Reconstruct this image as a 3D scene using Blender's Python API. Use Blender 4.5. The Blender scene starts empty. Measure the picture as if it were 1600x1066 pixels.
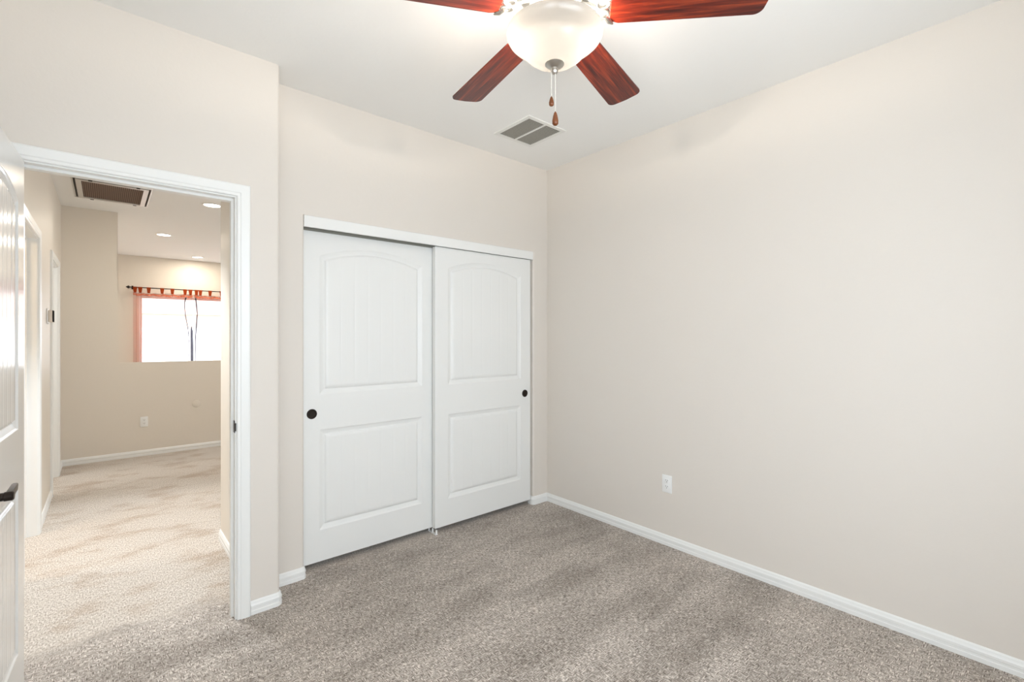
import bpy, bmesh, math, random
from mathutils import Vector, Matrix
random.seed(7)
PI = math.pi
SC = bpy.context.scene
COL = SC.collection
H = 2.74

# ------------------------------------------------------------------ camera
cam_data = bpy.data.cameras.new('camera')
cam = bpy.data.objects.new('camera', cam_data)
COL.objects.link(cam)
SC.camera = cam
F_PX = 735.0
cam_data.sensor_width = 36.0
cam_data.lens = F_PX / 1600.0 * 36.0
cam_data.shift_y = (526.0 - 533.0) / 1600.0
cam_data.clip_start = 0.02
YAW = math.atan(635.0 / 735.0)
cam.location = (-2.776, -2.770, 1.362)
cam.rotation_euler = (PI / 2, 0, -YAW + 0.0)
cam.rotation_euler[2] = -(PI / 2 - math.atan2(math.cos(YAW), math.sin(YAW)))

# ------------------------------------------------------------------ view, world, daylight
SC.view_settings.view_transform = 'Standard'
SC.view_settings.look = 'None'
SC.view_settings.gamma = 1.0
SC.view_settings.exposure = 0.46
SC.view_settings.use_curve_mapping = False
SC.cycles.use_denoising = True
SC.cycles.max_bounces = 10
SC.cycles.diffuse_bounces = 6
SC.cycles.glossy_bounces = 4
SC.cycles.transparent_max_bounces = 16
SC.cycles.sample_clamp_indirect = 8.0

world = bpy.data.worlds.new('sky')
SC.world = world
world.use_nodes = True
bg = world.node_tree.nodes['Background']
bg.inputs['Color'].default_value = (0.79, 0.892, 1.0, 1)
bg.inputs['Strength'].default_value = 6.5

def area(name, loc, rot, sx, sy, power, color, portal=False):
    l = bpy.data.lights.new(name, 'AREA')
    l.shape = 'RECTANGLE'; l.size = sx; l.size_y = sy
    l.energy = power; l.color = color
    if portal: l.cycles.is_portal = True
    o = bpy.data.objects.new(name, l); COL.objects.link(o)
    o.location = loc; o.rotation_euler = rot
    return o

# daylight through the two bedroom windows beside and behind the camera
area('left_window_portal', (-3.28, -2.82, 1.38), (0, -PI / 2, 0), 1.4, 0.8, 1, (1, 1, 1), portal=True)
area('front_window_portal', (-2.05, -3.44, 1.38), (PI / 2, 0, 0), 1.7, 1.4, 1, (1, 1, 1), portal=True)
# daylight through the big window of the far room and the window of the landing on the right
area('far_window_portal', (-0.90, 7.61, 1.47), (-PI / 2, 0, 0), 2.8, 1.2, 1, (1, 1, 1), portal=True)
area('landing_window_portal', (2.71, 2.8, 1.6), (PI / 2, 0, PI / 2), 1.8, 1.4, 1, (1, 1, 1), portal=True)
# daylight from the window of the second side room, falling through its doorway onto the hall carpet
area('side_room_daylight', (-4.6, 3.2, 1.9), (0, math.radians(-62), 0), 0.9, 1.2, 20, (0.90, 0.95, 1.0))
area('added_hall_fill', (-4.9, 2.0, 1.7), (0, math.radians(-90), math.radians(-24)), 0.8, 0.7, 13, (0.84, 0.92, 1.0))  # added unseen lamp, whitens the short hall wall beyond the doorway
# added unseen spot that brightens the hall carpet just past the doorway
sk = bpy.data.lights.new('added_hall_spot', 'SPOT'); sk.energy = 170; sk.color = (0.84, 0.92, 1.0)
sk.spot_size = math.radians(70); sk.spot_blend = 0.5; sk.shadow_soft_size = 0.12
sko = bpy.data.objects.new('added_hall_spot', sk); COL.objects.link(sko); sko.location = (-2.74, 0.95, 2.70)

# ------------------------------------------------------------------ materials
def srgb(r, g, b):
    def f(c):
        c /= 255.0
        return c / 12.92 if c <= 0.04045 else ((c + 0.055) / 1.055) ** 2.4
    return (f(r), f(g), f(b), 1)

def mat(name, color, rough=0.5, metal=0.0, spec=0.5, coat=0.0):
    m = bpy.data.materials.new(name); m.use_nodes = True
    b = m.node_tree.nodes['Principled BSDF']
    b.inputs['Base Color'].default_value = color
    b.inputs['Roughness'].default_value = rough
    b.inputs['Metallic'].default_value = metal
    b.inputs['Specular IOR Level'].default_value = spec
    b.inputs['Coat Weight'].default_value = coat
    return m

def N(m, kind, **kw):
    n = m.node_tree.nodes.new(kind)
    for k, v in kw.items(): setattr(n, k, v)
    return n

def L(m, a, b): m.node_tree.links.new(a, b)

def coords(m, scale=(1, 1, 1), rot=(0, 0, 0)):
    tc = N(m, 'ShaderNodeTexCoord'); mp = N(m, 'ShaderNodeMapping')
    mp.inputs['Scale'].default_value = scale; mp.inputs['Rotation'].default_value = rot
    L(m, tc.outputs['Object'], mp.inputs['Vector'])
    return mp.outputs['Vector']

def noise(m, vec, scale, detail=2.0, rough=0.5):
    n = N(m, 'ShaderNodeTexNoise')
    n.inputs['Scale'].default_value = scale
    n.inputs['Detail'].default_value = detail
    n.inputs['Roughness'].default_value = rough
    L(m, vec, n.inputs['Vector'])
    return n.outputs['Fac']

def ramp(m, fac, stops):
    r = N(m, 'ShaderNodeValToRGB')
    e = r.color_ramp.elements
    e[0].position, e[0].color = stops[0]
    e[1].position, e[1].color = stops[-1]
    for p, c in stops[1:-1]:
        x = e.new(p); x.color = c
    L(m, fac, r.inputs['Fac'])
    return r.outputs['Color']

def math_n(m, op, a, b=None, clamp=False):
    n = N(m, 'ShaderNodeMath', operation=op); n.use_clamp = clamp
    for i, v in enumerate((a, b)):
        if v is None: continue
        if isinstance(v, (int, float)): n.inputs[i].default_value = v
        else: L(m, v, n.inputs[i])
    return n.outputs[0]

def mixc(m, fac, a, b):
    n = N(m, 'ShaderNodeMix', data_type='RGBA')
    for sock, v in ((n.inputs[0], fac), (n.inputs[6], a), (n.inputs[7], b)):
        if isinstance(v, (int, float, tuple)): sock.default_value = v
        else: L(m, v, sock)
    return n.outputs[2]

def bump(m, height, strength, dist):
    b = N(m, 'ShaderNodeBump')
    b.inputs['Strength'].default_value = strength
    b.inputs['Distance'].default_value = dist
    L(m, height, b.inputs['Height'])
    L(m, b.outputs['Normal'], m.node_tree.nodes['Principled BSDF'].inputs['Normal'])

def paint(name, color, rough, bs=55, bstr=0.25, dist=0.002, spec=0.4):
    m = mat(name, color, rough, spec=spec)
    v = coords(m)
    bump(m, noise(m, v, bs, 3.0, 0.55), bstr, dist)
    return m

M = {}
M['wall'] = paint('wall_paint', srgb(224, 217, 208), 0.55, 45, 0.22, 0.002)
M['hall_wall'] = paint('hall_wall_paint', srgb(225, 217, 205), 0.42, 45, 0.2, 0.002)
M['ceiling'] = paint('ceiling_paint', srgb(242, 241, 238), 0.8, 40, 0.25, 0.002, 0.2)
M['trim'] = mat('white_trim_paint', srgb(238, 238, 235), 0.32, spec=0.45)
M['closet_dark'] = mat('closet_interior_paint', srgb(180, 172, 160), 0.8)
# door skins: embossed fine wood grain under white paint
m = mat('white_door_paint', srgb(236, 236, 233), 0.34, spec=0.45)
v = coords(m, (90, 90, 3))
bump(m, noise(m, v, 3.0, 3.0, 0.6), 0.22, 0.0015)
M['door'] = m
m = mat('white_gloss_door_paint', srgb(236, 236, 234), 0.17, spec=0.5)
v = coords(m, (60, 60, 3))
bump(m, noise(m, v, 3.0, 2.0, 0.5), 0.08, 0.001)
M['gloss_door'] = m
M['bronze'] = mat('dark_bronze', srgb(52, 45, 41), 0.32, 0.85)
M['black_metal'] = mat('black_metal', srgb(40, 34, 31), 0.4, 0.6)
M['nickel'] = mat('brushed_nickel', srgb(190, 186, 178), 0.28, 1.0)
M['white_metal'] = mat('white_enamel', srgb(232, 231, 226), 0.35)
M['black_plastic'] = mat('black_screen', srgb(22, 18, 18), 0.9, spec=0.05)
M['plastic'] = mat('white_plastic', srgb(240, 240, 238), 0.3)
M['slot'] = mat('dark_slot', srgb(70, 68, 66), 0.6)
M['almond'] = mat('almond_plastic', srgb(222, 210, 196), 0.4)
M['vent_slat'] = mat('grey_vent_louver', srgb(158, 154, 144), 0.55)
M['vent_dark'] = mat('vent_duct_dark', srgb(60, 58, 52), 0.8)
m = mat('pleated_filter', srgb(96, 76, 62), 0.9)
v = coords(m, (1, 1, 1))
wv = N(m, 'ShaderNodeTexWave', wave_type='BANDS', bands_direction='X')
wv.inputs['Scale'].default_value = 22.0
wv.inputs['Distortion'].default_value = 0.4
L(m, v, wv.inputs['Vector'])
L(m, ramp(m, wv.outputs['Fac'], [(0.0, srgb(70, 54, 44)), (1.0, srgb(128, 104, 86))]), m.node_tree.nodes['Principled BSDF'].inputs['Base Color'])
M['filter'] = m
M['aluminium'] = mat('grille_frame_metal', srgb(206, 202, 196), 0.35, 0.5)

# cherry wood fan blades
m = mat('cherry_blade_wood', srgb(110, 40, 22), 0.3, spec=0.35, coat=0.15)
v = coords(m, (1.6, 26, 26))
n1 = noise(m, v, 2.0, 5.0, 0.62)
v2 = coords(m, (4, 110, 60))
n2 = noise(m, v2, 2.0, 3.0, 0.6)
f = math_n(m, 'ADD', math_n(m, 'MULTIPLY', n1, 0.72), math_n(m, 'MULTIPLY', n2, 0.28))
c = ramp(m, f, [(0.36, srgb(38, 7, 4)), (0.5, srgb(90, 24, 10)), (0.66, srgb(150, 58, 25))])
L(m, c, m.node_tree.nodes['Principled BSDF'].inputs['Base Color'])
M['cherry'] = m
M['pull_wood'] = mat('pull_wood', srgb(112, 60, 24), 0.35)
M['chain'] = mat('white_chain', srgb(225, 220, 210), 0.4, 0.3)

# frosted glass bowl, lit by the bulbs inside
m = bpy.data.materials.new('frosted_glass_bowl'); m.use_nodes = True
nt = m.node_tree; nt.nodes.clear()
out = N(m, 'ShaderNodeOutputMaterial')
tr = N(m, 'ShaderNodeBsdfTranslucent'); tr.inputs['Color'].default_value = (0.22, 0.214, 0.205, 1)
df = N(m, 'ShaderNodeBsdfDiffuse'); df.inputs['Color'].default_value = (0.5, 0.49, 0.46, 1)
gl = N(m, 'ShaderNodeBsdfGlossy'); gl.inputs['Roughness'].default_value = 0.2
em = N(m, 'ShaderNodeEmission'); em.inputs['Color'].default_value = (1.0, 0.93, 0.84, 1); em.inputs['Strength'].default_value = 0.05
mx = N(m, 'ShaderNodeMixShader'); mx.inputs[0].default_value = 0.25
L(m, tr.outputs[0], mx.inputs[1]); L(m, df.outputs[0], mx.inputs[2])
mx2 = N(m, 'ShaderNodeMixShader'); mx2.inputs[0].default_value = 0.05
L(m, mx.outputs[0], mx2.inputs[1]); L(m, gl.outputs[0], mx2.inputs[2])
ad = N(m, 'ShaderNodeAddShader')
L(m, mx2.outputs[0], ad.inputs[0]); L(m, em.outputs[0], ad.inputs[1]); L(m, ad.outputs[0], out.inputs['Surface'])
M['bowl'] = m

def emitter(name, color, strength):
    m = bpy.data.materials.new(name); m.use_nodes = True
    b = m.node_tree.nodes['Principled BSDF']
    b.inputs['Emission Color'].default_value = color
    b.inputs['Emission Strength'].default_value = strength
    return m
M['lens'] = emitter('lamp_lens', (1.0, 0.93, 0.82, 1), 5.0)

def sheer(name, color, opacity):
    m = bpy.data.materials.new(name); m.use_nodes = True
    nt = m.node_tree; nt.nodes.clear()
    out = N(m, 'ShaderNodeOutputMaterial')
    tp = N(m, 'ShaderNodeBsdfTransparent')
    a = N(m, 'ShaderNodeBsdfTranslucent'); a.inputs['Color'].default_value = color
    d = N(m, 'ShaderNodeBsdfDiffuse'); d.inputs['Color'].default_value = color
    x = N(m, 'ShaderNodeMixShader'); x.inputs[0].default_value = 0.6
    L(m, a.outputs[0], x.inputs[1]); L(m, d.outputs[0], x.inputs[2])
    y = N(m, 'ShaderNodeMixShader'); y.inputs[0].default_value = opacity
    L(m, tp.outputs[0], y.inputs[1]); L(m, x.outputs[0], y.inputs[2]); L(m, y.outputs[0], out.inputs['Surface'])
    return m
M['sheer'] = sheer('rust_sheer_fabric', srgb(190, 78, 50), 0.28)
M['gather'] = sheer('gathered_sheer_edge', srgb(60, 56, 68), 0.96)
M['hem'] = sheer('rust_hem_fabric', srgb(205, 98, 60), 0.62)
M['tab'] = sheer('rust_tab_fabric', srgb(165, 70, 34), 0.92)
M['voile'] = sheer('white_voile_fabric', srgb(240, 238, 242), 0.22)
m = bpy.data.materials.new('window_glass'); m.use_nodes = True
nt = m.node_tree; nt.nodes.clear()
out = N(m, 'ShaderNodeOutputMaterial'); tp = N(m, 'ShaderNodeBsdfTransparent'); g = N(m, 'ShaderNodeBsdfGlossy')
g.inputs['Roughness'].default_value = 0.02
x = N(m, 'ShaderNodeMixShader'); x.inputs[0].default_value = 0.06
L(m, tp.outputs[0], x.inputs[1]); L(m, g.outputs[0], x.inputs[2]); L(m, x.outputs[0], out.inputs['Surface'])
M['glass'] = m

# carpet: short criss-cross loop pile, vacuumed bands, lighter tone and tan wear in the hall
m = mat('carpet_pile', srgb(160, 146, 132), 0.95, spec=0.08)
bsdf = m.node_tree.nodes['Principled BSDF']
bsdf.inputs['Sheen Weight'].default_value = 0.25
bsdf.inputs['Sheen Roughness'].default_value = 0.5
def dash(rot, sx, sy):
    vv = coords(m, (sx, sy, 1), (0, 0, rot))
    return noise(m, vv, 1.0, 2.0, 0.5)
da = dash(0.12, 44, 240)
db = dash(0.12, 240, 44)
sel = noise(m, coords(m), 50.0, 1.0)
selm = ramp(m, sel, [(0.46, (0, 0, 0, 1)), (0.54, (1, 1, 1, 1))])
weave = mixc(m, selm, da, db)
fine = noise(m, coords(m), 330.0, 2.0)
wsum = math_n(m, 'ADD', math_n(m, 'MULTIPLY', weave, 0.8), math_n(m, 'MULTIPLY', fine, 0.2))
c0 = ramp(m, wsum, [(0.37, srgb(108, 97, 87)), (0.5, srgb(166, 155, 144)), (0.63, srgb(226, 217, 207))])
band = noise(m, coords(m, (0.55, 2.6, 1), (0, 0, -0.12)), 1.7, 3.0, 0.6)
blot = noise(m, coords(m), 2.3, 3.0, 0.6)
bb = math_n(m, 'ADD', math_n(m, 'MULTIPLY', band, 0.65), math_n(m, 'MULTIPLY', blot, 0.35))
nap = ramp(m, bb, [(0.38, (0.70, 0.68, 0.66, 1)), (0.60, (1.14, 1.14, 1.14, 1))])
mul = N(m, 'ShaderNodeMix', data_type='RGBA', blend_type='MULTIPLY'); mul.inputs[0].default_value = 1.0
L(m, c0, mul.inputs[6]); L(m, nap, mul.inputs[7])
bed = mul.outputs[2]
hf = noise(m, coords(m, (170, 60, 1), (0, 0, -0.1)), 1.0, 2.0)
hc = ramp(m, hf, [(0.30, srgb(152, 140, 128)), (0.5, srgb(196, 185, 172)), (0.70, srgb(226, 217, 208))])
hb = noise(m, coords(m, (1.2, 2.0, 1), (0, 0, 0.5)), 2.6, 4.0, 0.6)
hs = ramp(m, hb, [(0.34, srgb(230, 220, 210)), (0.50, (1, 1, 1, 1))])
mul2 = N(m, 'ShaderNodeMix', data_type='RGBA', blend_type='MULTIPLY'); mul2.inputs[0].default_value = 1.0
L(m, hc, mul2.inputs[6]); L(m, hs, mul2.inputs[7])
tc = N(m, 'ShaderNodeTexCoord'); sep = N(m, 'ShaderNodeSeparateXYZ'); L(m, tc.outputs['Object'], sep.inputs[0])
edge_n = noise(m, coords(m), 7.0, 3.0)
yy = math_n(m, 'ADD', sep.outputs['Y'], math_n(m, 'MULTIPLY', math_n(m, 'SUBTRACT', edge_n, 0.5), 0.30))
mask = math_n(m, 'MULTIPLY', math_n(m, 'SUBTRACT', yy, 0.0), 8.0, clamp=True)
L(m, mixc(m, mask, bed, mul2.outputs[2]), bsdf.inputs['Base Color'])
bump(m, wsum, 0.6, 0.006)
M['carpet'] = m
M['ground'] = mat('pale_gravel', srgb(190, 182, 170), 0.9)
M['stucco'] = mat('pale_stucco', srgb(214, 205, 190), 0.9)
M['roof_tile'] = mat('pale_roof_tile', srgb(170, 150, 135), 0.9)

# ------------------------------------------------------------------ mesh helpers
def obj(name, bm, m, parent=None, smooth=False, recalc=True):
    if recalc: bmesh.ops.recalc_face_normals(bm, faces=bm.faces)
    me = bpy.data.meshes.new(name); bm.to_mesh(me); bm.free()
    if m: me.materials.append(m)
    if smooth:
        me.shade_smooth()
    o = bpy.data.objects.new(name, me); COL.objects.link(o)
    if parent: o.parent = parent
    return o

def smooth_angle(o, deg=35):
    me = o.data
    bm = bmesh.new(); bm.from_mesh(me)
    for e in bm.edges:
        if len(e.link_faces) == 2:
            e.smooth = e.calc_face_angle(0) < math.radians(deg)
        else: e.smooth = False
    for f_ in bm.faces: f_.smooth = True
    bm.to_mesh(me); bm.free()
    return o

def tag(o, label=None, cat=None, group=None, kind=None):
    if label: o['label'] = label
    if cat: o['category'] = cat
    if group: o['group'] = group
    if kind: o['kind'] = kind
    return o

def thing(name, label, cat, loc=(0, 0, 0), rz=0, group=None, kind=None):
    o = bpy.data.objects.new(name, None); COL.objects.link(o)
    o.empty_display_size = 0.1
    o.location = loc; o.rotation_euler = (0, 0, rz)
    return tag(o, label, cat, group, kind)

def struct(name, bm, m, label=None, smooth=None):
    o = obj(name, bm, m)
    if smooth: smooth_angle(o, smooth)
    return tag(o, label, None, None, 'structure')

def add_box(bm, x0, x1, y0, y1, z0, z1, bev=0.0, seg=2):
    vs = [bm.verts.new((x, y, z)) for x in (x0, x1) for y in (y0, y1) for z in (z0, z1)]
    fs = [bm.faces.new([vs[i] for i in q]) for q in
          ((0, 1, 3, 2), (4, 6, 7, 5), (0, 4, 5, 1), (2, 3, 7, 6), (0, 2, 6, 4), (1, 5, 7, 3))]
    if bev > 0:
        es = set(e for f_ in fs for e in f_.edges)
        bmesh.ops.bevel(bm, geom=list(es), offset=bev, segments=seg, profile=0.5, affect='EDGES')
    return bm

def box(*a, **k): return add_box(bmesh.new(), *a, **k)

def rounded(poly, seg=6):
    """poly: (x, y[, r]); corners with a radius become arcs"""
    out = []; n = len(poly)
    for i, p in enumerate(poly):
        r = p[2] if len(p) > 2 else 0
        P = Vector(p[:2])
        if not r: out.append(P); continue
        A = (Vector(poly[i - 1][:2]) - P).normalized(); B = (Vector(poly[(i + 1) % n][:2]) - P).normalized()
        ang = A.angle(B); t = r / math.tan(ang / 2)
        c = P + (A + B).normalized() * (r / math.sin(ang / 2))
        s = P + A * t; e = P + B * t
        a0 = math.atan2(s.y - c.y, s.x - c.x); a1 = math.atan2(e.y - c.y, e.x - c.x)
        d = (a1 - a0 + PI) % (2 * PI) - PI
        for k in range(seg + 1):
            a = a0 + d * k / seg
            out.append(Vector((c.x + r * math.cos(a), c.y + r * math.sin(a))))
    return out

def add_prism(bm, poly, z0, z1):
    pts = rounded(poly)
    lo = [bm.verts.new((p.x, p.y, z0)) for p in pts]; hi = [bm.verts.new((p.x, p.y, z1)) for p in pts]
    n = len(pts)
    bm.faces.new(lo[::-1]); bm.faces.new(hi)
    for i in range(n): bm.faces.new((lo[i], lo[(i + 1) % n], hi[(i + 1) % n], hi[i]))
    return bm

def sweep(bm, path, prof, place):
    """path: 2D points; prof: (a, b) with a to the right of the path and b out of its plane"""
    P = [Vector(p) for p in path]; n = len(P); rings = []
    for i in range(n):
        d0 = (P[i] - P[i - 1]).normalized() if i > 0 else None
        d1 = (P[i + 1] - P[i]).normalized() if i < n - 1 else None
        if d0 is None: d0 = d1
        if d1 is None: d1 = d0
        n0 = Vector((d0.y, -d0.x)); n1 = Vector((d1.y, -d1.x))
        mm = (n0 + n1); mm.normalize(); mm /= max(0.3, mm.dot(n0))
        rings.append([bm.verts.new(place(P[i].x + mm.x * a, P[i].y + mm.y * a, b)) for a, b in prof])
    k = len(prof)
    for i in range(n - 1):
        for j in range(k):
            q = (j + 1) % k
            bm.faces.new((rings[i][j], rings[i][q], rings[i + 1][q], rings[i + 1][j]))
    bm.faces.new(rings[0]); bm.faces.new(rings[-1][::-1])
    return bm

def add_lathe(bm, prof, seg=32, mtx=None, cap=True):
    """prof: (r, z) along Z"""
    mtx = mtx or Matrix()
    rings = []
    for r, z in prof:
        if r < 1e-6: rings.append([bm.verts.new(mtx @ Vector((0, 0, z)))])
        else: rings.append([bm.verts.new(mtx @ Vector((r * math.cos(2 * PI * k / seg), r * math.sin(2 * PI * k / seg), z))) for k in range(seg)])
    for a, b in zip(rings, rings[1:]):
        for k in range(seg):
            q = (k + 1) % seg
            if len(a) == 1 and len(b) == 1: continue
            if len(a) == 1: bm.faces.new((a[0], b[q], b[k]))
            elif len(b) == 1: bm.faces.new((a[k], a[q], b[0]))
            else: bm.faces.new((a[k], a[q], b[q], b[k]))
    if cap:
        if len(rings[0]) > 1: bm.faces.new(rings[0][::-1])
        if len(rings[-1]) > 1: bm.faces.new(rings[-1])
    return bm

def lathe(*a, **k): return add_lathe(bmesh.new(), *a, **k)

def add_tube(bm, pts, r, seg=8, closed=False):
    P = [Vector(p) for p in pts]; n = len(P); rings = []
    for i in range(n):
        if closed: t = (P[(i + 1) % n] - P[i - 1]).normalized()
        else: t = (P[min(i + 1, n - 1)] - P[max(i - 1, 0)]).normalized()
        up = Vector((0, 0, 1)) if abs(t.z) < 0.95 else Vector((1, 0, 0))
        s = t.cross(up).normalized(); u = s.cross(t)
        rr = r[i] if isinstance(r, (list, tuple)) else r
        rings.append([bm.verts.new(P[i] + (s * math.cos(2 * PI * k / seg) + u * math.sin(2 * PI * k / seg)) * rr) for k in range(seg)])
    for i in range(n if closed else n - 1):
        a, b = rings[i], rings[(i + 1) % n]
        for k in range(seg):
            q = (k + 1) % seg
            bm.faces.new((a[k], a[q], b[q], b[k]))
    if not closed:
        bm.faces.new(rings[0][::-1]); bm.faces.new(rings[-1])
    return bm

# ------------------------------------------------------------------ floor, ceiling
PLAN = [(-3.29, -3.45), (0.12, -3.45), (0.12, 0.0), (2.72, 0.0), (2.72, 7.62), (-3.25, 7.62), (-3.25, 4.42), (-5.2, 4.42), (-5.2, -0.19), (-3.29, -0.19)]
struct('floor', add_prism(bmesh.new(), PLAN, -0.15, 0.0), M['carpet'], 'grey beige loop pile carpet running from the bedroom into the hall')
struct('ceiling', add_prism(bmesh.new(), PLAN, H, H + 0.15), M['ceiling'], 'smooth white painted ceiling')

# ------------------------------------------------------------------ walls
XJ0, XJ1 = -3.030, -2.305          # bedroom door jamb faces
DZ = 2.031                          # underside of door head
YD0, YD1 = -0.190, -0.070           # door wall faces
XC = -2.105                         # jog corner
OX0, OX1, OZ = -1.930, -0.155, 2.049  # closet opening

struct('wall_right', box(0, 0.12, -3.45, 0.115, 0, H), M['wall'], 'long plain beige wall with one outlet')

bm = bmesh.new()
add_prism(bm, [(XC, 0), (OX0, 0, 0.014), (OX0, 0.115), (XC, 0.115)], 0, OZ)
add_prism(bm, [(0, 0), (0, 0.115), (OX1, 0.115), (OX1, 0, 0.014)], 0, OZ)
add_prism(bm, [(XC, 0), (0, 0), (0, 0.115), (XC, 0.115)], OZ, H)
struct('wall_back', bm, M['wall'], 'beige wall around the sliding closet doors', 30)

bm = bmesh.new()
add_prism(bm, [(XJ1 + 0.018, YD0), (XC, YD0, 0.018), (XC, 0.0), (XC, 0.115), (-2.19, 0.115), (-2.19, YD1), (XJ1 + 0.018, YD1)], 0, H)
add_prism(bm, [(XJ0 - 0.018, YD0), (XJ1 + 0.018, YD0), (XJ1 + 0.018, YD1), (XJ0 - 0.018, YD1)], DZ + 0.018, H)
add_prism(bm, [(-3.29, YD0), (XJ0 - 0.018, YD0), (XJ0 - 0.018, YD1), (-3.29, YD1)], 0, H)
struct('wall_doorway', bm, M['wall'], 'beige wall around the open bedroom doorway', 30)

bm = bmesh.new()
WX0, WX1, WZ0, WZ1 = -3.22, -2.42, 0.68, 2.08
add_box(bm, -3.29, -3.17, -3.45, WX0, 0, H); add_box(bm, -3.29, -3.17, WX1, YD0, 0, H)
add_box(bm, -3.29, -3.17, WX0, WX1, 0, WZ0); add_box(bm, -3.29, -3.17, WX0, WX1, WZ1, H)
struct('wall_left', bm, M['wall'])
bm = bmesh.new()
add_box(bm, -3.17, -2.9, -3.45, -3.33, 0, H); add_box(bm, -1.2, 0, -3.45, -3.33, 0, H)
add_box(bm, -2.9, -1.2, -3.45, -3.33, 0, WZ0); add_box(bm, -2.9, -1.2, -3.45, -3.33, WZ1, H)
struct('wall_front', bm, M['wall'])

# closet shell / hall right wall
bm = bmesh.new()
add_prism(bm, [(-2.19, 0.115), (XC, 0.115), (XC, 0.80), (2.60, 0.80), (2.60, 0.92), (-2.19, 0.92, 0.018)], 0, H)
struct('wall_hall_right', bm, M['hall_wall'], 'short hall wall just beyond the doorway', 30)
struct('wall_closet', box(0, 0.12, 0.115, 0.80, 0, H), M['closet_dark'])

# hall left wall with two openings
def wall_with_openings(bm, x0, x1, y0, y1, ops):
    y = y0
    for a, b, z in ops:
        add_box(bm, x0, x1, y, a, 0, H); add_box(bm, x0, x1, a, b, z, H); y = b
    add_box(bm, x0, x1, y, y1, 0, H)
HX = -3.13
OP1 = (0.99, 1.79); OP2 = (2.85, 3.56)
bm = bmesh.new()
wall_with_openings(bm, HX - 0.12, HX, YD1, 7.5, [(OP1[0] - 0.018, OP1[1] + 0.018, DZ + 0.018), (OP2[0] - 0.018, OP2[1] + 0.018, DZ + 0.018)])
struct('wall_hall_left', bm, M['hall_wall'], 'beige hall wall with two door openings and the thermostat')
# rooms off the hall
struct('wall_side_rooms', box(-5.2, -5.08, -0.19, 4.42, 0, H), M['hall_wall'])
struct('wall_bath_near', box(-5.08, -3.29, -0.19, -0.07, 0, H), M['hall_wall'])
struct('wall_bath_far', box(-5.08, HX - 0.12, 2.3, 2.42, 0, H), M['hall_wall'])
struct('wall_side_far', box(-5.08, HX - 0.12, 4.3, 4.42, 0, H), M['hall_wall'])
# hall end: full-height piece and low wall with open view to the far room
bm = bmesh.new()
# outline in the XZ plane (full-height left part, low right part), extruded through the wall
pts = rounded([(HX, 0), (2.60, 0), (2.60, 1.055), (-2.674, 1.055), (-2.674, H), (HX, H)])
lo = [bm.verts.new((p.x, 4.05, p.y)) for p in pts]; hi = [bm.verts.new((p.x, 4.165, p.y)) for p in pts]
bm.faces.new(lo); bm.faces.new(hi[::-1])
for i in range(6): bm.faces.new((lo[i], lo[(i + 1) % 6], hi[(i + 1) % 6], hi[i]))
bm.edges.ensure_lookup_table()
def on_edge(e):
    a, b = e.verts[0].co, e.verts[1].co
    return abs(a.y - b.y) < 1e-4 and ((abs(a.z - 1.055) < 1e-4 and abs(b.z - 1.055) < 1e-4) or (abs(a.x + 2.674) < 1e-4 and abs(b.x + 2.674) < 1e-4))
bmesh.ops.bevel(bm, geom=[e for e in bm.edges if on_edge(e)], offset=0.012, segments=4, affect='EDGES')
struct('wall_hall_end', bm, M['hall_wall'], 'beige wall at the end of the hall, low to the right with the far room showing above')
# far room
FX0, FX1, FZ0, FZ1 = -2.345, 0.50, 0.86, 2.07
bm = bmesh.new()
add_box(bm, HX - 0.12, FX0, 7.5, 7.62, 0, H); add_box(bm, FX1, 2.72, 7.5, 7.62, 0, H)
add_box(bm, FX0, FX1, 7.5, 7.62, 0, FZ0); add_box(bm, FX0, FX1, 7.5, 7.62, FZ1, H)
struct('wall_far_room', bm, M['hall_wall'], 'cream wall of the far room around the curtained window')
bm = bmesh.new()
wall_y = (1.9, 3.7)
add_box(bm, 2.60, 2.72, 0.80, wall_y[0], 0, H); add_box(bm, 2.60, 2.72, wall_y[1], 7.5, 0, H)
add_box(bm, 2.60, 2.72, wall_y[0], wall_y[1], 0, 0.9); add_box(bm, 2.60, 2.72, wall_y[0], wall_y[1], 2.3, H)
struct('wall_landing_right', bm, M['hall_wall'])

# ------------------------------------------------------------------ baseboards
BB = [(0, 0), (0.0125, 0), (0.0125, 0.019), (0.0105, 0.021), (0.0105, 0.032), (0.0125, 0.034), (0.0125, 0.045), (0.0095, 0.050), (0.0075, 0.060), (0.003, 0.066), (0, 0.066)]
def arc_path(path, seg=5):
    pts = []
    for i, p in enumerate(path):
        if len(p) > 2 and 0 < i < len(path) - 1:
            tri = [path[i - 1][:2], p, path[i + 1][:2]]
            pts += [tuple(q) for q in rounded(tri, seg)[1:-1]]
        else: pts.append(p[:2])
    return pts
def baseboard(name, path):
    bm = bmesh.new()
    sweep(bm, arc_path(path), BB, lambda x, y, b: (x, y, b))
    return struct(name, bm, M['trim'], None, 25)
baseboard('baseboard_right', [(OX1, 0.05), (OX1, 0, 0.014), (0, 0), (0, -3.33)])
baseboard('baseboard_back', [(XJ1 + 0.065, YD0), (XC, YD0, 0.018), (XC, 0), (OX0, 0, 0.014), (OX0, 0.04)])
baseboard('baseboard_hall_right', [(2.6, 0.92), (-2.19, 0.92, 0.018), (-2.19, YD1)])
baseboard('baseboard_hall_left', [(HX, YD1), (HX, OP1[0] - 0.06)])
baseboard('baseboard_hall_middle', [(HX, OP1[1] + 0.06), (HX, OP2[0] - 0.06)])
baseboard('baseboard_hall_end', [(HX, OP2[1] + 0.06), (HX, 4.05), (2.60, 4.05)])
baseboard('baseboard_left', [(-3.17, -3.33), (-3.17, YD0)])
baseboard('baseboard_front', [(0, -3.33), (-3.17, -3.33)])

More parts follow.
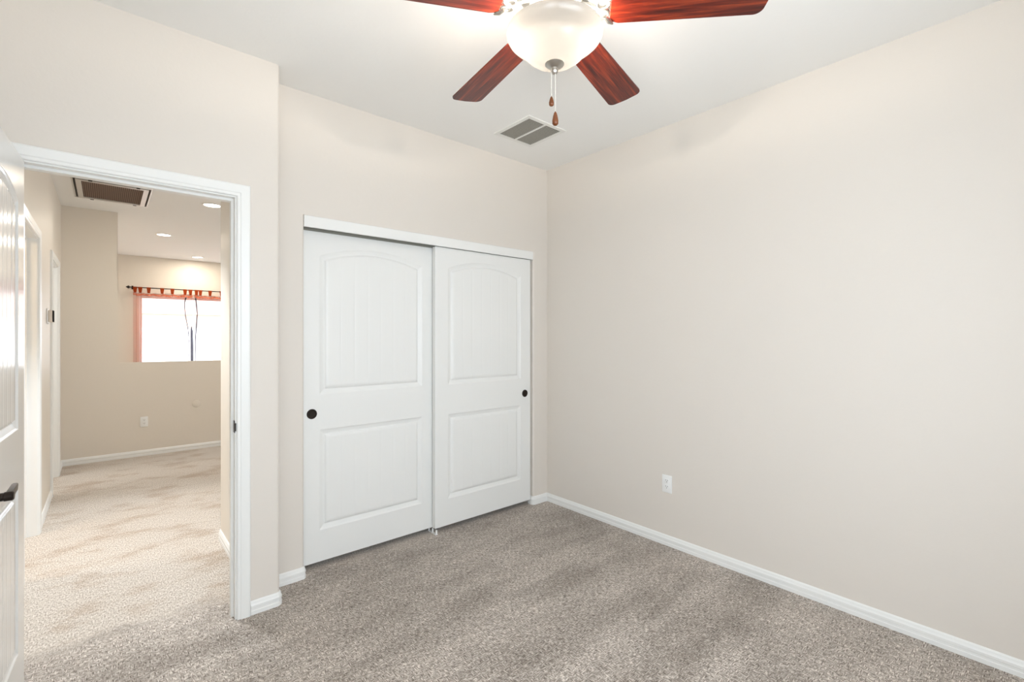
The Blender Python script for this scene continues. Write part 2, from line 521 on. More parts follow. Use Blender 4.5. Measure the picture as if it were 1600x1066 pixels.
# ------------------------------------------------------------------ door frames (jamb, stop, casing)
CS = [(0, 0), (0, 0.009), (0.003, 0.012), (0.009, 0.012), (0.011, 0.011), (0.014, 0.011), (0.018, 0.0140), (0.030, 0.0155),
      (0.038, 0.0165), (0.050, 0.018), (0.055, 0.016), (0.058, 0.011), (0.058, 0)]
def casing(name, a0, a1, top, place, parent):
    bm = bmesh.new(); r = 0.006
    sweep(bm, [(a1 + r, 0), (a1 + r, top + r), (a0 - r, top + r), (a0 - r, 0)], CS, place)
    o = obj(name, bm, M['trim'], parent); smooth_angle(o, 22); return o
def frame_bm(a0, a1, top, d0, d1, s0, s1, put):
    """jamb boards a0..a1 wide, depth d0..d1, stops at depth s0..s1"""
    bm = bmesh.new(); t = 0.018; s = 0.011
    for q in ((a0 - t, a0, 0, top + t), (a1, a1 + t, 0, top + t), (a0, a1, top, top + t)):
        put(bm, q[0], q[1], d0, d1, q[2], q[3])
    for q in ((a0, a0 + s, 0, top), (a1 - s, a1, 0, top), (a0 + s, a1 - s, top - s, top)):
        put(bm, q[0], q[1], s0, s1, q[2], q[3])
    return bm
put_x = lambda bm, a, b, d0, d1, z0, z1: add_box(bm, a, b, d0, d1, z0, z1)
put_y = lambda bm, a, b, d0, d1, z0, z1: add_box(bm, d0, d1, a, b, z0, z1)
t1 = obj('trim_1', frame_bm(XJ0, XJ1, DZ, YD0, YD1, YD0 + 0.038, YD0 + 0.072, put_x), M['trim'])
tag(t1, 'white door frame with fluted casing around the open bedroom doorway', kind='structure')
casing('casing', XJ0, XJ1, DZ, lambda x, z, b: (x, YD0 - b, z), t1)
casing('casing', XJ0, XJ1, DZ, lambda x, z, b: (x, YD1 + b, z), t1)
# strike plate
bm = box(XJ1 - 0.0022, XJ1 + 0.001, YD0 + 0.0005, YD0 + 0.030, 0.898, 0.956, bev=0.0008, seg=1)
add_box(bm, XJ1 - 0.004, XJ1 + 0.002, YD0 - 0.011, YD0 + 0.003, 0.908, 0.946, bev=0.0015, seg=2)
sp = obj('strike_plate', bm, M['bronze'], t1); sp['label'] = 'dark bronze strike plate on the right jamb'
obj('latch_hole', box(XJ1 - 0.0028, XJ1 + 0.001, YD0 + 0.009, YD0 + 0.021, 0.914, 0.940), M['slot'], sp)
for k, (a, b) in enumerate((OP1, OP2)):
    t = obj('trim_%d' % (k + 2), frame_bm(a, b, DZ, HX - 0.12, HX, HX - 0.085, HX - 0.05, put_y), M['trim'])
    tag(t, ['white door frame nearest in the hall, on its left wall', 'white door frame beside the hall end wall'][k], kind='structure')
    casing('casing', a, b, DZ, lambda y, z, q: (HX + q, y, z), t)
    casing('casing', a, b, DZ, lambda y, z, q: (HX - 0.12 - q, y, z), t)

# ------------------------------------------------------------------ panel doors
def door_mesh(W, HH, T, stile, arch_z, rise, mid0, mid1, bot, both=True):
    """two raised panels (upper one arched) with v-grooved planks; face at y=0 looking -Y, x 0..W, z 0..HH"""
    u0, u1 = stile, W - stile; uc = W / 2; hw = (u1 - u0) / 2
    R = (hw * hw + rise * rise) / (2 * rise)
    def top(u): 
        d = u - uc
        return arch_z + rise - R + math.sqrt(max(0, R * R - d * d)) if abs(d) <= hw else arch_z
    gro = []
    n = 7; iw = u1 - u0 - 0.08
    for k in range(1, n): gro.append(u0 + 0.04 + iw * k / n)
    def dep(u, z):
        best = -1
        if u0 < u < u1:
            if mid1 < z < top(u) + 1e-9:
                sl = abs(u - uc) / R
                best = min(u - u0, u1 - u, z - mid1, (top(u) - z) * math.sqrt(max(0.3, 1 - sl * sl)))
            elif bot < z < mid0:
                best = min(u - u0, u1 - u, z - bot, mid0 - z)
        d = best
        if d <= 0: return 0.0
        if d < 0.004: return 0.004 * d / 0.004
        if d < 0.030: return 0.004 + 0.0085 * (d - 0.004) / 0.026
        if d < 0.037: return 0.0125 - 0.0108 * (d - 0.030) / 0.007
        h = 0.0017
        for g in gro:
            a = abs(u - g)
            if a < 0.004: h += 0.0007 * (1 - a / 0.004)
        return h
    def lines(a, b, edges, fine_spans=()):
        s = {a, b}
        x = a
        while x < b: s.add(round(x, 5)); x += 0.02
        for e in edges:
            for k in range(-2, 12):
                for sg in (1,):
                    v_ = e[0] + e[1] * k * 0.0035
                    if a < v_ < b: s.add(round(v_, 5))
        for p, q, st in fine_spans:
            v_ = p
            while v_ < q: s.add(round(v_, 5)); v_ += st
        L_ = sorted(s); o_ = [L_[0]]
        for v_ in L_[1:]:
            if v_ - o_[-1] > 0.0012: o_.append(v_)
        o_[-1] = b
        return o_
    us = lines(0, W, [(u0, 1), (u1, -1)], [(g - 0.004, g + 0.0045, 0.002) for g in gro])
    zs = lines(0, HH, [(bot, 1), (mid0, -1), (mid1, 1)], [(arch_z - 0.05, arch_z + rise + 0.01, 0.0032)])
    bm = bmesh.new()
    def sheet(y_of, flip):
        g = [[bm.verts.new((u, y_of(dep(u, z)), z)) for u in us] for z in zs]
        for i in range(len(zs) - 1):
            for j in range(len(us) - 1):
                q = (g[i][j], g[i][j + 1], g[i + 1][j + 1], g[i + 1][j])
                bm.faces.new(q[::-1] if flip else q)
        return g
    A = sheet(lambda d: d, False)
    B = sheet(lambda d: T - d, True)
    def rim(a, b):
        for i in range(len(a) - 1): bm.faces.new((a[i + 1], a[i], b[i], b[i + 1]))
    rim(A[0], B[0]); rim(A[-1][::-1], B[-1][::-1])
    rim([r[0] for r in A][::-1], [r[0] for r in B][::-1]); rim([r[-1] for r in A], [r[-1] for r in B])
    return bm

def flush_pull(parent, x, z, y):
    mt = Matrix.Translation((x, y, z)) @ Matrix.Rotation(PI / 2, 4, 'X')
    bm = lathe([(0.0, -0.001), (0.029, -0.001), (0.029, 0.0025), (0.027, 0.004), (0.0225, 0.004), (0.020, 0.0015), (0.0, 0.0008)], 40, mt)
    o = obj('flush_pull', bm, M['bronze'], parent); smooth_angle(o, 30)
    o['label'] = 'round dark bronze finger pull'

DW = 0.893
door_args = (DW, 1.942, 0.034, 0.105, 1.800, 0.066, 0.775, 0.985, 0.185)
bm = door_mesh(*door_args)
dl = obj('door_1', bm, M['door']); dl.data.name = 'sliding_door'
smooth_angle(dl, 50)
dl.location = (-1.927, 0.066, 0.037)
tag(dl, 'left white sliding closet door with arched plank panel, behind its neighbour', kind='structure')
flush_pull(dl, 0.060, 0.873, 0.0)
dr = bpy.data.objects.new('door_2', dl.data); COL.objects.link(dr)
dr.location = (-1.063, 0.020, 0.040); dr.scale = (1, 1, 1.0)
tag(dr, 'right white sliding closet door, the front one, next to the room corner', kind='structure')
flush_pull(dr, 0.833, 0.866, 0.0)

# closet track fascia, floor guide
bm = box(OX0, OX1, 0.0, 0.012, 1.984, OZ, bev=0.002, seg=1)
add_box(bm, OX0, OX1, 0.012, 0.112, 2.030, OZ - 0.001)
tr4 = struct('trim_4', bm, M['trim'], 'white track board across the top of the closet opening')
o = obj('track_channel', box(OX0, OX1, 0.0575, 0.0620, 1.976, 2.030), mat('shade_grey_track', srgb(128, 126, 116), 0.6), tr4)  # grey paints in the shade of the gap above the rear door
bm = box(-1.066, -1.050, 0.008, 0.112, 0.0, 0.004)
for yy_ in (0.010, 0.058, 0.104): add_box(bm, -1.064, -1.052, yy_, yy_ + 0.005, 0.0, 0.034, bev=0.001, seg=1)
g = obj('floor_guide', bm, M['plastic'])
tag(g, 'small white plastic guide on the carpet under the meeting closet doors', 'door guide')

# open bedroom door
bdW = 0.711
bdoor = thing('door_3', 'open white panel door at the left edge with dark lever', None, (-3.0105, -0.205, 0.012), 0, kind='structure')
DIR = math.atan2(-1.0, -0.0505)     # from hinge to free edge
bdoor.rotation_euler = (0, 0, DIR)
bm = door_mesh(bdW, 2.017, 0.035, 0.105, 1.84, 0.055, 0.795, 1.015, 0.200)
leaf = obj('door_leaf', bm, M['gloss_door'], bdoor); smooth_angle(leaf, 50)
leaf.location = (0, 0, 0)
# local +X runs hinge -> free edge (towards the camera); the face at y=0 looks local -Y; room side must face world +X
# local -Y in world = rotate(-90deg) of DIR -> world -X, so flip the leaf to put its y=0 face towards +X
leaf.rotation_euler = (0, 0, 0)
leaf.location = (0, -0.035, 0)
hx = bdW - 0.065
hz = 0.903
def lever(side):
    s = side
    y0 = 0.0 if s > 0 else -0.035
    mt = Matrix.Translation((hx, y0, hz)) @ Matrix.Rotation(-s * PI / 2, 4, 'X')
    bm = lathe([(0, -0.001), (0.032, -0.001), (0.032, 0.006), (0.028, 0.010), (0.013, 0.012), (0.0115, 0.016), (0.0115, 0.052), (0.013, 0.054), (0.013, 0.070), (0.010, 0.073), (0, 0.074)], 32, mt)
    o = obj('lever_handle', bm, M['bronze'], leaf if False else bdoor); smooth_angle(o, 30)
    o['label'] = 'dark bronze lever handle'
    bm = bmesh.new()
    # flat bar, slightly drooping back to the hinge side
    rows = []
    for k in range(9):
        t = k / 8
        x = hx + 0.006 - 0.128 * t
        yc = y0 + s * (0.062 - 0.006 * t * t)
        zc = hz + 0.002 * math.sin(PI * t)
        hh = 0.0105 - 0.002 * t; tt = 0.0065
        rows.append([bm.verts.new((x, yc + a * tt, zc + b * hh)) for a, b in ((-1, -1), (1, -1), (1, 1), (-1, 1))])
    for a, b in zip(rows, rows[1:]):
        for k in range(4): bm.faces.new((a[k], a[(k + 1) % 4], b[(k + 1) % 4], b[k]))
    bm.faces.new(rows[0][::-1]); bm.faces.new(rows[-1])
    bmesh.ops.bevel(bm, geom=[e for e in bm.edges if abs(e.verts[0].co.x - e.verts[1].co.x) > 0.01], offset=0.0025, segments=2, affect='EDGES')
    obj('lever_bar', bm, M['bronze'], o)
lever(1); lever(-1)
obj('latch_plate', box(bdW - 0.001, bdW + 0.0012, -0.030, -0.005, hz - 0.028, hz + 0.028), M['bronze'], bdoor)
for zz in (0.2, 1.0, 1.8):
    bm = lathe([(0, zz - 0.045), (0.006, zz - 0.045), (0.006, zz + 0.045), (0, zz + 0.045)], 12, Matrix.Translation((-0.004, -0.041, 0)))
    obj('hinge', bm, M['bronze'], bdoor)

# ------------------------------------------------------------------ windows
def window(name, a0, a1, z0, z1, put, depth0, depth1, label=None):
    bm = bmesh.new(); t = 0.045
    am = (a0 + a1) / 2
    for q in ((a0, a0 + t, z0, z1), (a1 - t, a1, z0, z1), (a0 + t, a1 - t, z0, z0 + t), (a0 + t, a1 - t, z1 - t, z1), (am - t / 2, am + t / 2, z0 + t, z1 - t)):
        put(bm, q[0], q[1], depth0, depth1, q[2], q[3])
    w = obj(name, bm, M['trim']); tag(w, label, kind='structure')
    bm = bmesh.new(); c_ = (depth0 + depth1) / 2
    put(bm, a0 + t, am - t / 2, c_ - 0.002, c_ + 0.002, z0 + t, z1 - t); put(bm, am + t / 2, a1 - t, c_ - 0.002, c_ + 0.002, z0 + t, z1 - t)
    obj('window_pane', bm, M['glass'], w)
    return w
window('window_1', WX0, WX1, WZ0, WZ1, put_y, -3.25, -3.21)
window('window_4', -2.9, -1.2, WZ0, WZ1, put_x, -3.41, -3.37)
window('window_2', wall_y[0], wall_y[1], 0.9, 2.3, put_y, 2.63, 2.67)
window('window_3', FX0, FX1, FZ0, FZ1, put_x, 7.54, 7.59, 'bright window of the far room behind rust sheer curtains')

# ------------------------------------------------------------------ ceiling vents
vx0, vx1, vy0, vy1 = -0.786, -0.448, -0.628, -0.280
v1 = thing('ceiling_vent', 'square white ceiling vent with two grey louvered halves, in front of the closet', 'vent', ((vx0 + vx1) / 2, (vy0 + vy1) / 2, H))
w2, h2 = (vx1 - vx0) / 2, (vy1 - vy0) / 2; fr = 0.026
bm = bmesh.new()
for q in ((-w2, w2, -h2, -h2 + fr), (-w2, w2, h2 - fr, h2), (-w2, -w2 + fr, -h2 + fr, h2 - fr), (w2 - fr, w2, -h2 + fr, h2 - fr)):
    add_box(bm, q[0], q[1], q[2], q[3], -0.007, 0.0)
add_box(bm, -0.007, 0.007, -h2 + fr, h2 - fr, -0.007, 0.0)
obj('vent_frame', bm, M['white_metal'], v1)
obj('vent_backing', box(-w2 + fr, w2 - fr, -h2 + fr, h2 - fr, -0.0015, 0.0), M['vent_dark'], v1)
for sx in (-1, 1):
    bm = bmesh.new(); n = 20
    a, b = sorted((sx * 0.008, sx * (w2 - fr - 0.001)))
    for k in range(n):
        y = -h2 + fr + (2 * h2 - 2 * fr) * (k + 0.5) / n
        vs = [bm.verts.new(p) for p in ((a, y + 0.002, -0.0062), (b, y + 0.002, -0.0062), (b, y - 0.003, -0.003), (a, y - 0.003, -0.003),
                                         (a, y + 0.002, -0.0055), (b, y + 0.002, -0.0055), (b, y - 0.003, -0.0023), (a, y - 0.003, -0.0023))]
        for q in ((0, 1, 2, 3), (7, 6, 5, 4), (0, 4, 5, 1), (2, 6, 7, 3), (1, 5, 6, 2), (0, 3, 7, 4)): bm.faces.new([vs[i] for i in q])
    obj('louver_panel', bm, M['vent_slat'], v1)

hvx0, hvx1, hvy0, hvy1 = -3.005, -2.440, 2.74, 3.51
v2 = thing('return_air_grille', 'return air grille with brown filter on the hall ceiling', 'vent', ((hvx0 + hvx1) / 2, (hvy0 + hvy1) / 2, H))
w2, h2 = (hvx1 - hvx0) / 2, (hvy1 - hvy0) / 2
bm = bmesh.new()
for o_, i_, z_ in ((0.0, 0.012, 0.012), (0.028, 0.066, 0.016)):
    for q in ((-w2 + o_, w2 - o_, -h2 + o_, -h2 + i_), (-w2 + o_, w2 - o_, h2 - i_, h2 - o_), (-w2 + o_, -w2 + i_, -h2 + i_, h2 - i_), (w2 - i_, w2 - o_, -h2 + i_, h2 - i_)):
        add_box(bm, q[0], q[1], q[2], q[3], -z_, 0.0)
obj('grille_frame', bm, M['aluminium'], v2)
bm = box(-w2 + 0.012, w2 - 0.012, -h2 + 0.012, h2 - 0.012, -0.002, 0.0)
obj('frame_channel', bm, M['vent_dark'], v2)
obj('filter', box(-w2 + 0.066, w2 - 0.066, -h2 + 0.066, h2 - 0.066, -0.007, -0.002), M['filter'], v2)
for sx in (-0.55, 0.62):
    obj('latch', box(sx * w2 - 0.014, sx * w2 + 0.014, -h2 + 0.010, -h2 + 0.030, -0.019, -0.002, bev=0.002, seg=1), M['vent_dark'], v2)
    obj('latch', box(sx * w2 - 0.014, sx * w2 + 0.014, h2 - 0.030, h2 - 0.010, -0.019, -0.002, bev=0.002, seg=1), M['vent_dark'], v2)

# ------------------------------------------------------------------ recessed lights
def can_light(x, y, label, power):
    t = thing('recessed_light', label, 'ceiling light', (x, y, H), 0, 'recessed lights beyond the doorway')
    o = obj('trim_ring', lathe([(0.074, 0), (0.094, 0), (0.092, -0.005), (0.078, -0.006), (0.074, -0.003)], 40, cap=False), M['white_metal'], t, smooth=True)
    obj('lamp_lens', lathe([(0, -0.0015), (0.075, -0.0015), (0.075, -0.0035), (0, -0.0045)], 40), M['lens'], t)
    l = bpy.data.lights.new('recessed_light_beam', 'AREA'); l.shape = 'DISK'; l.size = 0.13; l.energy = power; l.color = (1.0, 0.9, 0.76)
    q = bpy.data.objects.new('recessed_light_beam', l); COL.objects.link(q); q.parent = t; q.location = (0, 0, -0.008)
    return t
can_light(-1.930, 3.02, 'recessed ceiling light partly hidden by the door frame, nearest of the three', 9)
can_light(-2.180, 5.13, 'middle recessed ceiling light, above the left end of the curtain rod', 9)
can_light(-1.565, 6.98, 'farthest recessed ceiling light, just above the far wall', 9)
# warm bathroom lamp behind the nearest hall door opening
bl = bpy.data.lights.new('bathroom_lamp', 'AREA'); bl.shape = 'RECTANGLE'; bl.size = 0.3; bl.size_y = 0.3; bl.energy = 8; bl.color = (1.0, 0.72, 0.42)
bo = bpy.data.objects.new('bathroom_lamp', bl); COL.objects.link(bo); bo.location = (-4.1, 1.3, 2.3); bo.rotation_euler = (0, math.radians(-35), 0)

# ------------------------------------------------------------------ outlets, thermostat, cover
def outlet(label, loc, rz):
    t = thing('wall_outlet', label, 'outlet', loc, rz)
    o = obj('cover_plate', box(-0.035, 0.035, -0.006, 0.0, -0.057, 0.057, bev=0.0022, seg=2), M['plastic'], t); smooth_angle(o, 40)
    for s in (1, -1):
        pts = []
        for k in range(24):
            a = 2 * PI * k / 24
            pts.append((0.0165 * math.cos(a), max(-0.0135, min(0.0135, 0.0165 * math.sin(a)))))
        bm = bmesh.new()
        lo = [bm.verts.new((x, -0.006, z + s * 0.0195)) for x, z in pts]; hi = [bm.verts.new((x * 0.97, -0.0078, z * 0.97 + s * 0.0195)) for x, z in pts]
        for k in range(24): bm.faces.new((lo[k], lo[(k + 1) % 24], hi[(k + 1) % 24], hi[k]))
        bm.faces.new(hi)
        r_ = obj('receptacle', bm, M['plastic'], t)
        bm = bmesh.new()
        for dx in (-0.0065, 0.0065): add_box(bm, dx - 0.0012, dx + 0.0012, -0.0084, -0.0076, s * 0.0195 + 0.001, s * 0.0195 + 0.009)
        add_lathe(bm, [(0, 0), (0.0027, 0), (0.0027, 0.0008), (0, 0.0008)], 12, Matrix.Translation((0, -0.0076, s * 0.0195 - 0.006)) @ Matrix.Rotation(PI / 2, 4, 'X'))
        obj('slots', bm, M['slot'], r_)
    obj('screw', lathe([(0, 0), (0.003, 0), (0.003, 0.001), (0, 0.0013)], 12, Matrix.Translation((0, -0.006, 0)) @ Matrix.Rotation(PI / 2, 4, 'X')), M['white_metal'], t)
    return t
outlet('white duplex outlet low on the long right bedroom wall', (0.0, -1.108, 0.400), -PI / 2)
outlet('white duplex outlet low on the hall end wall', (-2.443, 4.05, 0.388), 0)
bm = lathe([(0, 0), (0.044, 0), (0.044, 0.003), (0.041, 0.005), (0, 0.005)], 40, Matrix.Translation((-1.942, 4.05, 0.547)) @ Matrix.Rotation(PI / 2, 4, 'X'))
o = obj('blank_cover', bm, M['hall_wall']); smooth_angle(o, 40)
tag(o, 'round beige blank cover on the hall end wall beside the door frame', 'cover')
th = thing('thermostat', 'white thermostat with dark screen on the hall left wall', 'thermostat', (HX, 2.52, 1.525), PI / 2)
bm = box(-0.075, 0.075, -0.008, 0, -0.062, 0.062, bev=0.006, seg=3)
o = obj('back_plate', bm, M['plastic'], th); smooth_angle(o, 40)
o = obj('thermostat_body', box(-0.056, 0.056, -0.034, -0.008, -0.048, 0.048, bev=0.006, seg=3), M['almond'], th); smooth_angle(o, 40)
obj('screen', box(-0.054, 0.054, -0.038, -0.033, -0.046, 0.046, bev=0.001, seg=1), M['black_plastic'], th)

# ------------------------------------------------------------------ far room curtains
ROD_Y = 7.42; ROD_Z = 2.195
rod = thing('curtain_rod', 'thin dark curtain rod with ball end above the far window', 'curtain rod', (-1.2, ROD_Y, ROD_Z))
bm = add_tube(bmesh.new(), [(-1.26, 0, 0), (1.15, 0, 0)], 0.008, 10)
obj('pole', bm, M['black_metal'], rod, smooth=True)
for s in (-1, 1):
    x = -1.26 if s < 0 else 1.15
    bm = lathe([(0, -0.01), (0.010, -0.008), (0.010, 0.006), (0.019, 0.012), (0.026, 0.026), (0.019, 0.040), (0.008, 0.046), (0.011, 0.054), (0, 0.062)], 16,
               Matrix.Translation((x, 0, 0)) @ Matrix.Rotation(s * PI / 2, 4, 'Y'))
    obj('finial', bm, M['black_metal'], rod, smooth=True)
    bm = add_tube(bmesh.new(), [(x + -s * 0.03, 0, 0), (x - s * 0.03, 0.08, 0)], 0.006, 8)
    add_box(bm, x - s * 0.03 - 0.012, x - s * 0.03 + 0.012, 0.074, 0.08, -0.03, 0.03)
    obj('bracket', bm, M['black_metal'], rod)

def curtain(x0, x1, tabs, gathers, label, seed, strands=()):
    """sheer panel hung from fabric tabs; gathers: (xa, xb) where cloth doubles over itself"""
    rnd = random.Random(seed)
    t = thing('curtain', label, 'curtain', ((x0 + x1) / 2, ROD_Y, ROD_Z), 0)
    ox = (x0 + x1) / 2
    n = 150; zt, zb = 2.105, 0.25
    def px(s, z):
        base = x0 + (x1 - x0) * s
        amp = 0.004; fold = 0.0
        for a, b in gathers:
            if a - 0.02 < base < b + 0.02:
                fold += 0.020 * math.sin((base - a) / 0.0135)
        low = (zt - z) / (zt - zb)
        return base + fold, 0.010 * math.sin(base * 38 + low) + 0.006 * math.sin(base * 91) + low * 0.01 * math.sin(base * 13)
    zs = [zt - (zt - zb) * k / 16 for k in range(17)]
    sag = lambda s: -0.014 * abs(math.sin(PI * s * (len(tabs) - 1)))
    bm = bmesh.new()
    g_ = []
    for k, z in enumerate(zs):
        row = []
        for i in range(n + 1):
            s = i / n; x, y = px(s, z)
            row.append(bm.verts.new((x - ox, y, z - ROD_Z + (sag(s) if k == 0 else 0) - (0.03 if k == 0 else 0))))
        g_.append(row)
    for a, b in zip(g_, g_[1:]):
        for i in range(n): bm.faces.new((a[i], a[i + 1], b[i + 1], b[i]))
    sh = obj('sheer_panel', bm, M['sheer'], t, smooth=True)
    bm = bmesh.new(); a = []; b = []
    for i in range(n + 1):
        s = i / n; x, y = px(s, zt)
        a.append(bm.verts.new((x - ox, y - 0.004, zt - ROD_Z + sag(s)))); b.append(bm.verts.new((x - ox, y - 0.004, zt - ROD_Z + sag(s) - 0.038)))
    for i in range(n): bm.faces.new((a[i], a[i + 1], b[i + 1], b[i]))
    obj('top_hem', bm, M['hem'], t, smooth=True)
    for pts_ in strands:
        bm = bmesh.new(); rows = []
        for x, z, w in pts_:
            rows.append([bm.verts.new((x - ox + w * c_, -0.026 + 0.008 * math.sin(c_ * 3.1 + z * 9), z - ROD_Z)) for c_ in (-1, -0.5, 0, 0.5, 1)])
        for a_, b_ in zip(rows, rows[1:]):
            for i in range(4): bm.faces.new((a_[i], a_[i + 1], b_[i + 1], b_[i]))
        obj('gathered_edge', bm, M['gather'], t, smooth=True)
    for xt in tabs:
        w = 0.018; wt = 0.030
        bm = bmesh.new()
        for yo in (-0.0095, 0.0095):
            q = [bm.verts.new(p) for p in ((xt - ox - wt, yo, 0.010), (xt - ox + wt, yo, 0.010), (xt - ox + w, yo * 0.4, zt - ROD_Z), (xt - ox - w, yo * 0.4, zt - ROD_Z))]
            bm.faces.new(q)
        q = [bm.verts.new(p) for p in ((xt - ox - wt, -0.0095, 0.010), (xt - ox + wt, -0.0095, 0.010), (xt - ox + wt, 0.0095, 0.010), (xt - ox - wt, 0.0095, 0.010))]
        bm.faces.new(q)
        bmesh.ops.remove_doubles(bm, verts=bm.verts, dist=0.0001)
        obj('tab', bm, M['tab'], t)
    return t
curtain(-2.425, -1.59, [-2.40, -2.33, -2.215, -2.03, -1.885, -1.70, -1.62], [(-2.425, -2.345)], 'left rust sheer tab-top curtain on the far window', 1,
        [[(-1.690, 2.06, 0.012), (-1.712, 1.95, 0.006), (-1.70, 1.75, 0.006), (-1.66, 1.5, 0.007), (-1.64, 1.25, 0.005), (-1.64, 0.6, 0.005)],
         [(-1.61, 1.55, 0.004), (-1.605, 1.45, 0.020), (-1.60, 1.2, 0.022), (-1.60, 0.9, 0.020), (-1.60, 0.5, 0.020)]])
curtain(-1.56, -0.62, [-1.53, -1.47, -1.32, -1.14, -0.98, -0.82, -0.66], [], 'right rust sheer tab-top curtain, cut off by the door frame', 2,
        [[(-1.545, 2.06, 0.010), (-1.530, 1.90, 0.010), (-1.520, 1.78, 0.007), (-1.535, 1.55, 0.010), (-1.55, 1.3, 0.008), (-1.55, 0.5, 0.006)]])

# ------------------------------------------------------------------ outside: gravel and a pale neighbour house
struct('ground', box(-30, 30, 8.2, 60, -0.6, -0.5), M['ground'])
hs_ = thing('house', 'pale neighbouring house seen through the far window', 'house', (-3.0, 22.0, -0.5))
obj('house_wall', box(-7, 7, 0, 8, 0, 2.8), M['stucco'], hs_)
bm = bmesh.new()
vs = [bm.verts.new(p) for p in ((-7.5, -0.5, 2.8), (7.5, -0.5, 2.8), (7.5, 8.5, 2.8), (-7.5, 8.5, 2.8), (-4, 4, 4.8), (4, 4, 4.8))]
for q in ((0, 1, 5, 4), (1, 2, 5), (2, 3, 4, 5), (3, 0, 4), (3, 2, 1, 0)): bm.faces.new([vs[i] for i in q])
obj('roof', bm, M['roof_tile'], hs_)
gd = obj('garage_door', box(1, 5.5, -0.06, 0, 0, 2.2), M['trim'], hs_)
obj('house_window', box(-4, -2, -0.05, 0, 1.0, 2.2), M['slot'], hs_)

# ------------------------------------------------------------------ ceiling fan
FD = 1.58
Fv = Vector((math.sin(YAW), math.cos(YAW), 0)); Rv = Vector((math.cos(YAW), -math.sin(YAW), 0))
fc = Vector(cam.location) + FD * (Fv + Rv * ((866.5 - 800) / F_PX))
fan = thing('ceiling_fan', 'cherry blade ceiling fan with lit frosted glass bowl', 'ceiling fan', (fc.x, fc.y, H))
zo = -H
def zf(z): return z + zo
o = obj('canopy', lathe([(0.0, 0), (0.068, 0), (0.068, -0.012), (0.055, -0.045), (0.024, -0.062), (0, -0.062)], 40), M['nickel'], fan, smooth=True)
obj('downrod', lathe([(0, -0.06), (0.0125, -0.06), (0.0125, -0.13), (0, -0.13)], 20), M['nickel'], fan, smooth=True)
o = obj('motor_housing', lathe([(0, zf(2.625)), (0.05, zf(2.622)), (0.09, zf(2.60)), (0.115, zf(2.57)), (0.12, zf(2.53)), (0.118, zf(2.505)), (0.10, zf(2.485)), (0.085, zf(2.47)), (0, zf(2.47))], 48), M['nickel'], fan)
smooth_angle(o, 35)
o = obj('switch_housing', lathe([(0, zf(2.47)), (0.055, zf(2.47)), (0.060, zf(2.44)), (0.050, zf(2.425)), (0.050, zf(2.410)), (0.060, zf(2.405)), (0, zf(2.405))], 40), M['nickel'], fan)
smooth_angle(o, 35)
# blades
ZB = 2.446; R0, R1 = 0.184, 0.680; W0, W1 = 0.118, 0.148; PITCH = 0.164
def blade_mesh():
    pts = []
    n = 10
    rc = 0.028
    def side(x): return (W0 + (W1 - W0) * (x - R0) / (R1 - R0)) / 2
    outline = [(R0, -W0 / 2 * 0.82), (R0 + 0.03, -side(R0 + 0.03))]
    cx_ = R1 - rc
    for k in range(n + 1):
        a = -PI / 2 + PI / 2 * k / n
        outline.append((cx_ + rc * math.cos(a), -side(R1) + rc + rc * math.sin(a)))
    outline.append((R1 + 0.004, 0))
    for k in range(n + 1):
        a = PI / 2 * k / n
        outline.append((cx_ + rc * math.cos(a), side(R1) - rc + rc * math.sin(a)))
    outline += [(R0 + 0.03, side(R0 + 0.03)), (R0, W0 / 2 * 0.82)]
    bm = bmesh.new(); T = 0.0055
    lo = [bm.verts.new((x, y, -T / 2)) for x, y in outline]; hi = [bm.verts.new((x, y, T / 2)) for x, y in outline]
    bm.faces.new(lo[::-1]); bm.faces.new(hi); k = len(lo)
    for i in range(k): bm.faces.new((lo[i], lo[(i + 1) % k], hi[(i + 1) % k], hi[i]))
    bmesh.ops.bevel(bm, geom=[e for e in bm.edges if abs(e.verts[0].co.z - e.verts[1].co.z) < 1e-5], offset=0.001, segments=1, affect='EDGES')
    return bm
def arm_mesh():
    """scrolled bracket: neck from the motor, two rings side by side, spade plate screwed under the blade"""
    bm = bmesh.new(); z = 0.0045
    add_tube(bm, [(0.085, 0, 0.032), (0.11, 0, 0.024), (0.135, 0, 0.010), (0.16, 0, z)], [0.010, 0.009, 0.008, 0.007], 10)
    for s in (-1, 1):
        ring = [(0.160 + 0.020 * math.cos(2 * PI * k / 20), s * 0.021 + 0.019 * math.sin(2 * PI * k / 20), z) for k in range(20)]
        add_tube(bm, ring, 0.0055, 8, closed=True)
        add_tube(bm, [(0.168, s * 0.030, z - 0.004), (0.182, s * 0.046, z - 0.008), (0.196, s * 0.058, z - 0.010)], [0.006, 0.009, 0.003], 8)
    z += 0.0005
    pts = [(0.175, 0), (0.200, 0.022), (0.225, 0.030), (0.250, 0.020), (0.272, 0)]
    pts += [(x, -y) for x, y in pts[-2:0:-1]]
    lo = [bm.verts.new((x, y, z - 0.001)) for x, y in pts]; hi = [bm.verts.new((x, y, z + 0.006)) for x, y in pts]
    bm.faces.new(lo[::-1]); bm.faces.new(hi)
    for i in range(len(pts)): bm.faces.new((lo[i], lo[(i + 1) % len(pts)], hi[(i + 1) % len(pts)], hi[i]))
    for x, y in ((0.215, 0.012), (0.215, -0.012), (0.252, 0)):
        add_lathe(bm, [(0, 0), (0.0045, 0), (0.004, 0.0025), (0, 0.003)], 10, Matrix.Translation((x, y, z + 0.006)))
    return bm
blade0 = obj('blade', blade_mesh(), M['cherry'], fan)
arm0 = obj('blade_arm', arm_mesh(), M['nickel'], blade0); smooth_angle(arm0, 40)
angles = [80.9, 15.7, -48.7, -127.7, 153.2]
